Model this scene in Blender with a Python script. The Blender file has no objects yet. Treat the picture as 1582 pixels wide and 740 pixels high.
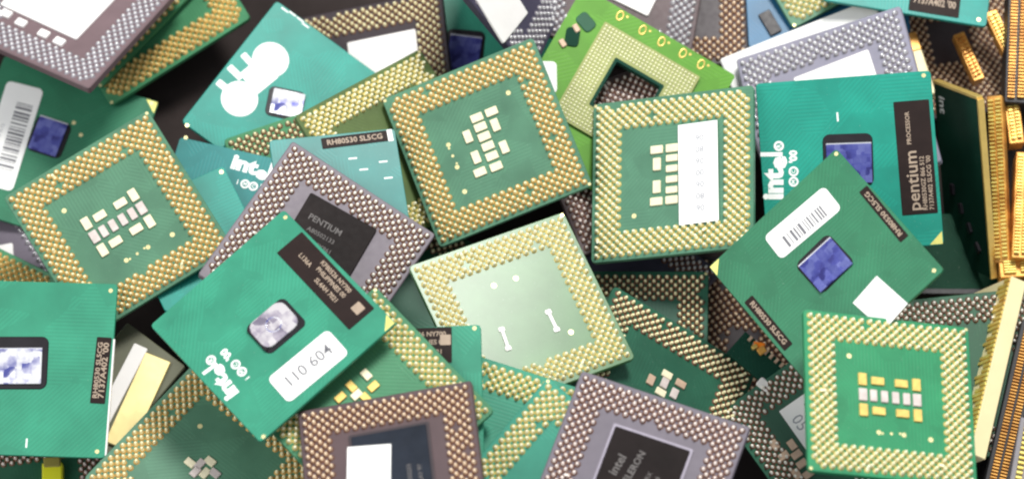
import bpy, math, random
from mathutils import Matrix, Vector
random.seed(7)
scene = bpy.context.scene
col = scene.collection

# ------------------------------------------------------------------ camera
cam_data = bpy.data.cameras.new("camera")
cam = bpy.data.objects.new("camera", cam_data)
col.objects.link(cam)
PITCH = math.radians(18)
AIM_Z = 0.022
cam.location = (0, -math.sin(PITCH), AIM_Z + math.cos(PITCH))
cam.rotation_euler = (PITCH, 0, 0)
cam_data.sensor_width = 36
cam_data.lens = 5200 / 1582 * 36
cam_data.clip_start = 0.05
cam_data.clip_end = 50
cam_data.dof.use_dof = True
cam_data.dof.focus_distance = 0.968
cam_data.dof.aperture_fstop = 9.0
scene.camera = cam

# ------------------------------------------------------------------ light
world = bpy.data.worlds.new("World")
scene.world = world
world.use_nodes = True
bg = world.node_tree.nodes["Background"]
bg.inputs[0].default_value = (0.92, 0.96, 1.0, 1)
bg.inputs[1].default_value = 0.52
def area(name, loc, target, size, power, color=(1, 1, 1), size_y=None):
    d = bpy.data.lights.new(name, 'AREA')
    d.energy = power; d.color = color; d.size = size
    if size_y:
        d.shape = 'RECTANGLE'; d.size_y = size_y
    o = bpy.data.objects.new(name, d); col.objects.link(o)
    o.location = loc
    o.rotation_euler = (Vector(target) - Vector(loc)).to_track_quat('-Z', 'Y').to_euler()
    return o
area("key_softbox", (0.175, 0.614, 0.996), (0, 0, 0.03), 0.28, 17, (1, 0.975, 0.93))
area("fill_softbox", (-0.85, -0.15, 0.95), (0, 0, 0.03), 0.6, 7, (1, 0.98, 0.96))
scene.view_settings.view_transform = 'Standard'
scene.view_settings.look = 'None'
scene.view_settings.exposure = -0.1
scene.view_settings.gamma = 1.0
scene.cycles.filter_width = 2.2
scene.cycles.max_bounces = 8
scene.cycles.use_denoising = True

# ------------------------------------------------------------------ materials
MATS = {}
def mat(name, rgb, rough=0.5, metal=0.0, var=0.12, scale=900.0, bump=0.0, bscale=3000.0, rgb2=None, spec=0.5, coat=0.0, rvar=0.10):
    if name in MATS: return MATS[name]
    m = bpy.data.materials.new(name); m.use_nodes = True
    nt = m.node_tree; p = nt.nodes["Principled BSDF"]
    p.inputs["Roughness"].default_value = rough
    p.inputs["Metallic"].default_value = metal
    p.inputs["Specular IOR Level"].default_value = spec
    p.inputs["Coat Weight"].default_value = coat
    p.inputs["Coat Roughness"].default_value = 0.12
    geo = nt.nodes.new("ShaderNodeNewGeometry")
    n = nt.nodes.new("ShaderNodeTexNoise"); n.inputs["Scale"].default_value = scale * 0.1
    n.inputs["Detail"].default_value = 6; n.inputs["Roughness"].default_value = 0.65
    nt.links.new(geo.outputs["Position"], n.inputs["Vector"])
    r = nt.nodes.new("ShaderNodeMix"); r.data_type = 'RGBA'
    a = [c * (1 - var) for c in rgb]; b = [min(1, c * (1 + var)) for c in (rgb2 or rgb)]
    r.inputs[6].default_value = (*a, 1); r.inputs[7].default_value = (*b, 1)
    mp = nt.nodes.new("ShaderNodeMapRange"); mp.inputs[1].default_value = 0.3; mp.inputs[2].default_value = 0.7
    nt.links.new(n.outputs[0], mp.inputs[0]); nt.links.new(mp.outputs[0], r.inputs[0])
    nt.links.new(r.outputs[2], p.inputs["Base Color"])
    n2 = nt.nodes.new("ShaderNodeTexNoise"); n2.inputs["Scale"].default_value = bscale * 0.2; n2.inputs["Detail"].default_value = 3
    nt.links.new(geo.outputs["Position"], n2.inputs["Vector"])
    mr = nt.nodes.new("ShaderNodeMapRange"); mr.inputs[3].default_value = max(0.03, rough - rvar); mr.inputs[4].default_value = min(1, rough + rvar)
    nt.links.new(n2.outputs[0], mr.inputs[0]); nt.links.new(mr.outputs[0], p.inputs["Roughness"])
    if bump:
        bp = nt.nodes.new("ShaderNodeBump"); bp.inputs["Strength"].default_value = bump; bp.inputs["Distance"].default_value = 0.0002
        nt.links.new(n2.outputs[0], bp.inputs["Height"]); nt.links.new(bp.outputs[0], p.inputs["Normal"])
    MATS[name] = m
    return m
def pcb(name, rgb, rough=0.42, spec=0.34, rv=0.10, track=0.15):
    """solder mask over faint copper tracks, with smudges and dust"""
    if name in MATS: return MATS[name]
    m = mat(name, rgb, rough, 0.0, 0.06, 500, 0.0, 120, spec=spec, rvar=rv)
    nt = m.node_tree; p = nt.nodes["Principled BSDF"]; N = nt.nodes.new; lk = nt.links.new
    tc = N("ShaderNodeTexCoord"); oi = N("ShaderNodeObjectInfo")
    off = N("ShaderNodeVectorMath"); off.operation = 'MULTIPLY_ADD'
    off.inputs[1].default_value = (1, 1, 1)
    rnd = N("ShaderNodeMath"); rnd.operation = 'MULTIPLY'; rnd.inputs[1].default_value = 300
    lk(oi.outputs["Random"], rnd.inputs[0]); lk(tc.outputs["Object"], off.inputs[0]); lk(rnd.outputs[0], off.inputs[2])
    V = off.outputs[0]
    # tracks: voronoi cells steer two stripe directions
    vo = N("ShaderNodeTexVoronoi"); vo.inputs["Scale"].default_value = 0.11; lk(V, vo.inputs["Vector"])
    sep = N("ShaderNodeSeparateColor"); lk(vo.outputs["Color"], sep.inputs[0])
    w1 = N("ShaderNodeTexWave"); w1.inputs["Scale"].default_value = 0.42; w1.bands_direction = 'DIAGONAL'; lk(V, w1.inputs["Vector"])
    w2 = N("ShaderNodeTexWave"); w2.inputs["Scale"].default_value = 0.30; w2.bands_direction = 'X'; lk(V, w2.inputs["Vector"])
    gt = N("ShaderNodeMath"); gt.operation = 'GREATER_THAN'; gt.inputs[1].default_value = 0.5; lk(sep.outputs[0], gt.inputs[0])
    mx = N("ShaderNodeMix"); lk(gt.outputs[0], mx.inputs[0]); lk(w1.outputs["Fac"], mx.inputs[2]); lk(w2.outputs["Fac"], mx.inputs[3])
    gt2 = N("ShaderNodeMath"); gt2.operation = 'LESS_THAN'; gt2.inputs[1].default_value = 0.6; lk(sep.outputs[1], gt2.inputs[0])
    trk = N("ShaderNodeMath"); trk.operation = 'MULTIPLY'; lk(mx.outputs[0], trk.inputs[0]); lk(gt2.outputs[0], trk.inputs[1])
    # smudge and dust
    nz = N("ShaderNodeTexNoise"); nz.inputs["Scale"].default_value = 0.09; nz.inputs["Detail"].default_value = 4; lk(V, nz.inputs["Vector"])
    ds = N("ShaderNodeTexNoise"); ds.inputs["Scale"].default_value = 2.6; ds.inputs["Detail"].default_value = 2; lk(V, ds.inputs["Vector"])
    dm = N("ShaderNodeMapRange"); dm.inputs[1].default_value = 0.70; dm.inputs[2].default_value = 0.78; dm.inputs[4].default_value = 0.35; lk(ds.outputs[0], dm.inputs[0])
    old = p.inputs["Base Color"].links[0].from_socket
    hs = N("ShaderNodeHueSaturation")
    mr = N("ShaderNodeMapRange"); mr.inputs[1].default_value = 0.3; mr.inputs[2].default_value = 0.7
    mr.inputs[3].default_value = 0.86; mr.inputs[4].default_value = 1.12
    lk(nz.outputs[0], mr.inputs[0])
    tv = N("ShaderNodeMath"); tv.operation = 'MULTIPLY_ADD'; tv.inputs[1].default_value = track; lk(trk.outputs[0], tv.inputs[0]); lk(mr.outputs[0], tv.inputs[2])
    lk(tv.outputs[0], hs.inputs["Value"]); lk(old, hs.inputs["Color"])
    hu = N("ShaderNodeMapRange"); hu.inputs[3].default_value = 0.488; hu.inputs[4].default_value = 0.512; lk(oi.outputs["Random"], hu.inputs[0]); lk(hu.outputs[0], hs.inputs["Hue"])
    du = N("ShaderNodeMix"); du.data_type = 'RGBA'; du.inputs[7].default_value = (0.45, 0.52, 0.45, 1)
    lk(dm.outputs[0], du.inputs[0]); lk(hs.outputs[0], du.inputs[6]); lk(du.outputs[2], p.inputs["Base Color"])
    bp = N("ShaderNodeBump"); bp.inputs["Strength"].default_value = 0.7 * track; bp.inputs["Distance"].default_value = 0.0001
    lk(trk.outputs[0], bp.inputs["Height"]); lk(bp.outputs[0], p.inputs["Normal"])
    return m

GREEN = dict(
    sage=pcb("sage_green_board", (0.072, 0.188, 0.118)),
    glare=pcb("glossy_sage_board", (0.088, 0.185, 0.082), 0.20, 0.19, 0.02, 0.0),
    leaf=pcb("leaf_green_board", (0.048, 0.198, 0.092)),
    vivid=pcb("vivid_green_board", (0.024, 0.228, 0.109)),
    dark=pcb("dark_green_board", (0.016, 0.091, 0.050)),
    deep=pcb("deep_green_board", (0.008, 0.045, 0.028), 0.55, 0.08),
    teal=pcb("teal_board", (0.010, 0.258, 0.210)),
    tealgreen=pcb("teal_green_board", (0.032, 0.251, 0.164)),
    blueteal=pcb("blue_teal_board", (0.024, 0.205, 0.202)),
    mid=pcb("mid_green_board", (0.028, 0.167, 0.080)),
    olive=pcb("olive_board", (0.080, 0.129, 0.038)),
    lime=pcb("lime_board", (0.085, 0.290, 0.030)),
    blue=pcb("blue_board", (0.016, 0.122, 0.227)),
)
CER = dict(
    grey=mat("grey_ceramic", (0.160, 0.138, 0.165), 0.55, 0, 0.10, 800, 0.05),
    violet=mat("violet_ceramic", (0.122, 0.105, 0.136), 0.5, 0, 0.10, 800, 0.05),
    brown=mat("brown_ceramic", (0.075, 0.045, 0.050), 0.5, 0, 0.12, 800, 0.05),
    mauve=mat("mauve_ceramic", (0.150, 0.100, 0.110), 0.55, 0, 0.12, 800, 0.05),
    steel=mat("steel_grey_ceramic", (0.230, 0.225, 0.290), 0.5, 0, 0.10, 800, 0.05),
    navy=mat("navy_ceramic", (0.045, 0.040, 0.075), 0.5, 0, 0.12, 800, 0.05),
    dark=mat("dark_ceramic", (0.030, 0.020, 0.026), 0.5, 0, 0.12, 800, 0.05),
    white=mat("white_ceramic", (0.800, 0.810, 0.800), 0.5, 0, 0.04, 800, 0.04),
    olive=mat("olive_ceramic", (0.110, 0.115, 0.070), 0.5, 0, 0.12, 800, 0.05),
)
PIN = dict(
    gold=mat("gold_pin", (0.970, 0.860, 0.540), 0.38, 0.12, 0.12, 4000),
    cream=mat("cream_gold_pin", (0.960, 0.920, 0.660), 0.38, 0.12, 0.12, 4000),
    amber=mat("amber_pin", (0.930, 0.690, 0.300), 0.36, 0.35, 0.2, 4000),
    pale=mat("pale_pin", (0.950, 0.890, 0.810), 0.36, 0.2, 0.12, 4000),
    rose=mat("rose_pin", (0.940, 0.820, 0.770), 0.36, 0.2, 0.12, 4000),
    silver=mat("silver_pin", (0.860, 0.860, 0.880), 0.32, 0.8, 0.10, 4000),
    copper=mat("copper_pin", (0.900, 0.700, 0.500), 0.36, 0.25, 0.15, 4000),
)
PADM = dict(
    gold=mat("gold_collar", (0.560, 0.350, 0.100), 0.5, 0.3, 0.2, 4000),
    olive=mat("olive_collar", (0.600, 0.490, 0.160), 0.5, 0.3, 0.2, 4000),
    brown=mat("brown_collar", (0.190, 0.085, 0.050), 0.5, 0.4, 0.2, 4000),
    grey=mat("grey_collar", (0.280, 0.260, 0.290), 0.5, 0.4, 0.2, 4000),
)
M_CAP = mat("cream_terminal", (0.860, 0.790, 0.560), 0.42, 0.2, 0.08, 3000)
M_CAPG = mat("gold_terminal", (0.850, 0.600, 0.180), 0.36, 0.6, 0.10, 3000)
M_CAPB = mat("tan_terminal", (0.560, 0.400, 0.290), 0.42, 0.2, 0.15, 3000)
M_CAPV = mat("mauve_terminal", (0.640, 0.560, 0.530), 0.40, 0.2, 0.15, 3000)
M_PAPER = mat("white_sticker", (0.860, 0.860, 0.850), 0.6, 0, 0.03, 900)
M_INK = mat("grey_print", (0.160, 0.160, 0.180), 0.7, 0, 0.15, 4000)
M_FAINT = mat("faint_print", (0.330, 0.340, 0.380), 0.7, 0, 0.15, 4000)
M_WHITE = mat("white_silkscreen", (0.860, 0.890, 0.870), 0.55, 0, 0.04, 3000)
M_LABEL = mat("brown_black_label", (0.019, 0.011, 0.010), 0.55, 0, 0.2, 1500, spec=0.15)
M_TAN = mat("tan_lettering", (0.380, 0.290, 0.215), 0.55, 0, 0.1, 4000)
M_LID = mat("black_lid", (0.014, 0.010, 0.010), 0.45, 0.0, 0.25, 700, 0.02, spec=0.07)
M_BLUELID = mat("slate_blue_lid", (0.022, 0.028, 0.042), 0.20, 0.2, 0.3, 500, 0.03)
M_RIM = mat("lid_rim", (0.230, 0.210, 0.260), 0.35, 0.4, 0.1, 2000)
M_PALELID = mat("pale_lid", (0.840, 0.820, 0.810), 0.45, 0.05, 0.04, 900)
M_GOLDLID = mat("gold_plate", (0.900, 0.760, 0.360), 0.42, 0.55, 0.06, 900)
def silicon(name, dark, mid, pale, scale, share):
    """etched silicon: rectangular circuit blocks of differing sheen"""
    m = bpy.data.materials.new(name); m.use_nodes = True; MATS[name] = m
    nt = m.node_tree; p = nt.nodes["Principled BSDF"]; N = nt.nodes.new; lk = nt.links.new
    tc = N("ShaderNodeTexCoord")
    vo = N("ShaderNodeTexVoronoi"); vo.distance = 'CHEBYCHEV'; vo.inputs["Scale"].default_value = scale
    lk(tc.outputs["Object"], vo.inputs["Vector"])
    nz = N("ShaderNodeTexNoise"); nz.inputs["Scale"].default_value = 0.22; nz.inputs["Detail"].default_value = 5; lk(tc.outputs["Object"], nz.inputs["Vector"])
    sep = N("ShaderNodeSeparateColor"); lk(vo.outputs["Color"], sep.inputs[0])
    ad = N("ShaderNodeMath"); ad.operation = 'MULTIPLY_ADD'; ad.inputs[1].default_value = 0.45; lk(sep.outputs[0], ad.inputs[0]); lk(nz.outputs[0], ad.inputs[2])
    cr = N("ShaderNodeValToRGB"); cr.color_ramp.interpolation = 'LINEAR'
    e = cr.color_ramp.elements
    e[0].position = 0.45; e[0].color = (*dark, 1); e[1].position = 0.62; e[1].color = (*mid, 1)
    n_ = cr.color_ramp.elements.new(share); n_.color = (*pale, 1)
    lk(ad.outputs[0], cr.inputs[0]); lk(cr.outputs[0], p.inputs["Base Color"])
    p.inputs["Metallic"].default_value = 0.45
    rr = N("ShaderNodeMapRange"); rr.inputs[3].default_value = 0.08; rr.inputs[4].default_value = 0.26; lk(sep.outputs[1], rr.inputs[0]); lk(rr.outputs[0], p.inputs["Roughness"])
    return m
M_DIE = silicon("blue_silicon", (0.045, 0.045, 0.220), (0.080, 0.090, 0.370), (0.170, 0.190, 0.500), 0.42, 0.95)
M_DIEP = silicon("violet_silicon", (0.260, 0.230, 0.310), (0.500, 0.450, 0.540), (0.800, 0.760, 0.790), 0.33, 0.80)
M_DIEL = silicon("lilac_silicon", (0.110, 0.120, 0.400), (0.560, 0.560, 0.760), (0.920, 0.920, 0.960), 0.40, 0.74)  # pale tone also paints bright highlight patches into the die colour
M_DIEEDGE = mat("polished_die_edge", (0.80, 0.80, 0.88), 0.2, 0.6, 0.1, 2000)
M_EPOXY = mat("black_epoxy", (0.014, 0.012, 0.016), 0.40, 0, 0.2, 900, spec=0.25)
M_DOT = mat("gold_dot", (0.880, 0.800, 0.420), 0.35, 0.5, 0.1, 3000)
M_DOTY = mat("yellow_corner_pad", (0.800, 0.760, 0.220), 0.4, 0.3, 0.1, 3000)
M_FING = mat("gold_finger", (0.930, 0.500, 0.090), 0.38, 0.35, 0.25, 2500, rgb2=(0.98, 0.74, 0.22))
M_CUF = mat("copper_finger", (0.620, 0.250, 0.050), 0.38, 0.4, 0.3, 2500, rgb2=(0.85, 0.42, 0.10))
M_BAR = mat("cream_plastic", (0.900, 0.800, 0.470), 0.45, 0, 0.06, 900)
M_GREYP = mat("grey_plastic", (0.250, 0.240, 0.270), 0.45, 0, 0.1, 900)
M_BLACKP = mat("black_plastic", (0.012, 0.012, 0.016), 0.5, 0, 0.2, 900)
M_YELLOW = mat("yellow_plastic", (0.820, 0.830, 0.030), 0.35, 0, 0.06, 900)
M_ORANGE = mat("orange_enamel", (0.900, 0.230, 0.020), 0.3, 0, 0.12, 2500)
M_FLOOR = mat("dark_tray", (0.034, 0.027, 0.026), 0.9, 0, 0.3, 300, spec=0.05)

# ------------------------------------------------------------------ mesh helpers (millimetres)
CACHE = {}
def mesh(name, v, f, mi=None, smooth=False):
    me = bpy.data.meshes.new(name); me.from_pydata(v, [], f); me.update()
    if mi: me.polygons.foreach_set("material_index", mi)
    if smooth: me.polygons.foreach_set("use_smooth", [True] * len(f))
    return me
def rrect(w, h, r, n=3):
    pts = []
    for (sx, sy, a0) in ((1, 1, 0), (-1, 1, 90), (-1, -1, 180), (1, -1, 270)):
        for i in range(n + 1):
            a = math.radians(a0 + 90 * i / n)
            pts.append((sx * (w / 2 - r) + r * math.cos(a), sy * (h / 2 - r) + r * math.sin(a)))
    return pts
def slab(w, h, z0, z1, r=0.6, b=0.12, n=2):
    """rounded slab from z0 to z1 with a bevelled upper rim"""
    key = ("slab", round(w, 2), round(h, 2), round(z0, 3), round(z1, 3), r, b, n)
    if key in CACHE: return CACHE[key]
    o = rrect(w, h, r, n); k = len(o)
    i_ = rrect(w - 2 * b, h - 2 * b, max(0.02, r - b), n)
    v = [(x, y, z0) for x, y in o] + [(x, y, z1 - b) for x, y in o] + [(x, y, z1) for x, y in i_]
    f = [tuple(range(k - 1, -1, -1)), tuple(range(2 * k, 3 * k))]
    for a in (0, k):
        for i in range(k): f.append((a + i, a + (i + 1) % k, a + k + (i + 1) % k, a + k + i))
    CACHE[key] = mesh("slab", v, f)
    return CACHE[key]
def ring_slab(w, h, wi, hi, z0, z1, r=0.4):
    key = ("ring", w, h, wi, hi, z0, z1)
    if key in CACHE: return CACHE[key]
    o = rrect(w, h, r, 2); i_ = rrect(wi, hi, r, 2); k = len(o)
    v = [(x, y, z0) for x, y in o] + [(x, y, z1) for x, y in o] + [(x, y, z1) for x, y in i_] + [(x, y, z0) for x, y in i_]
    f = []
    for a in (0, k, 2 * k):
        for j in range(k): f.append((a + j, a + (j + 1) % k, a + k + (j + 1) % k, a + k + j))
    CACHE[key] = mesh("frame", v, f)
    return CACHE[key]
def disc(r, z0, z1, n=14):
    key = ("disc", r, z0, z1, n)
    if key in CACHE: return CACHE[key]
    v = [(r * math.cos(2 * math.pi * i / n), r * math.sin(2 * math.pi * i / n), z) for z in (z0, z1) for i in range(n)]
    f = [tuple(range(n, 2 * n))] + [(i, (i + 1) % n, n + (i + 1) % n, n + i) for i in range(n)]
    CACHE[key] = mesh("disc", v, f)
    return CACHE[key]
def torus(R, r, n=16, m=6):
    key = ("tor", R, r)
    if key in CACHE: return CACHE[key]
    v = []; f = []
    for i in range(n):
        a = 2 * math.pi * i / n
        for j in range(m):
            b = 2 * math.pi * j / m
            v.append(((R + r * math.cos(b)) * math.cos(a), (R + r * math.cos(b)) * math.sin(a), r * math.sin(b)))
    for i in range(n):
        for j in range(m):
            f.append((i * m + j, ((i + 1) % n) * m + j, ((i + 1) % n) * m + (j + 1) % m, i * m + (j + 1) % m))
    CACHE[key] = mesh("ring", v, f, smooth=True)
    return CACHE[key]
def pin_mesh(key, half, inner, seed, lean=0.045, ri=0.45, h=1.5, pitch=1.27):
    if key in CACHE: return CACHE[key]
    rnd = random.Random(seed)
    v = []; f = []; mi = []
    prof = [(0.95, 0.02), (0.90, 0.12), (ri, 0.24), (ri, h - 0.36), (ri * 0.80, h - 0.12)]
    N = 7
    for i in range(-half, half + 1):
        for j in range(-half, half + 1):
            if (i + j) % 2 or max(abs(i), abs(j)) < inner: continue
            if i == -half and j in (-half, -half + 1): continue
            x, y = i * pitch, j * pitch
            lx, ly = rnd.gauss(0, lean), rnd.gauss(0, lean)
            if rnd.random() < 0.015: lx, ly = rnd.gauss(0, 0.45), rnd.gauss(0, 0.45)
            if rnd.random() < 0.006: continue
            b = len(v)
            for (r, z) in prof:
                t = max(0, z - 0.2)
                for k in range(N):
                    a = 2 * math.pi * k / N
                    v.append((x + lx * t + r * math.cos(a), y + ly * t + r * math.sin(a), z))
            v.append((x + lx * h, y + ly * h, h))
            for s in range(len(prof) - 1):
                for k in range(N):
                    f.append((b + s * N + k, b + s * N + (k + 1) % N, b + (s + 1) * N + (k + 1) % N, b + (s + 1) * N + k))
                    mi.append(0 if s >= 2 else 1)
            t = b + (len(prof) - 1) * N
            for k in range(N): f.append((t + k, t + (k + 1) % N, b + len(prof) * N)); mi.append(0)
    me = mesh("pins", v, f, mi, smooth=True)
    me.materials.append(None); me.materials.append(None)
    CACHE[key] = me
    return me
def setmat(o, *ms):
    while len(o.data.materials) < len(ms): o.data.materials.append(None)
    for i, m in enumerate(ms):
        o.material_slots[i].link = 'OBJECT'; o.material_slots[i].material = m
def part(name, me, m, parent, x=0, y=0, z=0, rot=0, flip=False):
    o = bpy.data.objects.new(name, me); col.objects.link(o)
    o.parent = parent; o.location = (x, y, z)
    o.rotation_euler = (math.pi if flip else 0, 0, math.radians(rot))
    setmat(o, *(m if isinstance(m, tuple) else (m,)))
    return o
def text_mesh(body, size, bold=0.0, align='CENTER'):
    key = ("text", body, round(size, 2), bold, align)
    if key in CACHE: return CACHE[key]
    c = bpy.data.curves.new("lettering", 'FONT'); c.body = body; c.size = size
    c.align_x = align; c.align_y = 'CENTER'; c.offset = bold; c.resolution_u = 2; c.extrude = 0.012
    o = bpy.data.objects.new("lettering_tmp", c); col.objects.link(o)
    bpy.context.view_layer.update()
    me = bpy.data.meshes.new_from_object(o.evaluated_get(bpy.context.evaluated_depsgraph_get()))
    bpy.data.objects.remove(o); bpy.data.curves.remove(c)
    xs = [v.co.x for v in me.vertices]; ys = [v.co.y for v in me.vertices]
    me["w"] = max(xs) - min(xs); me["h"] = max(ys) - min(ys)
    CACHE[key] = me
    return me
def lettering(name, body, size, m, parent, x, y, z, rot=0, bold=0.0, align='CENTER'):
    return part(name, text_mesh(body, size, bold, align), m, parent, x, y, z, rot)
def local(cx, cy, rot, u, v):
    a = math.radians(rot)
    return cx + u * math.cos(a) - v * math.sin(a), cy + u * math.sin(a) + v * math.cos(a)

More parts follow.
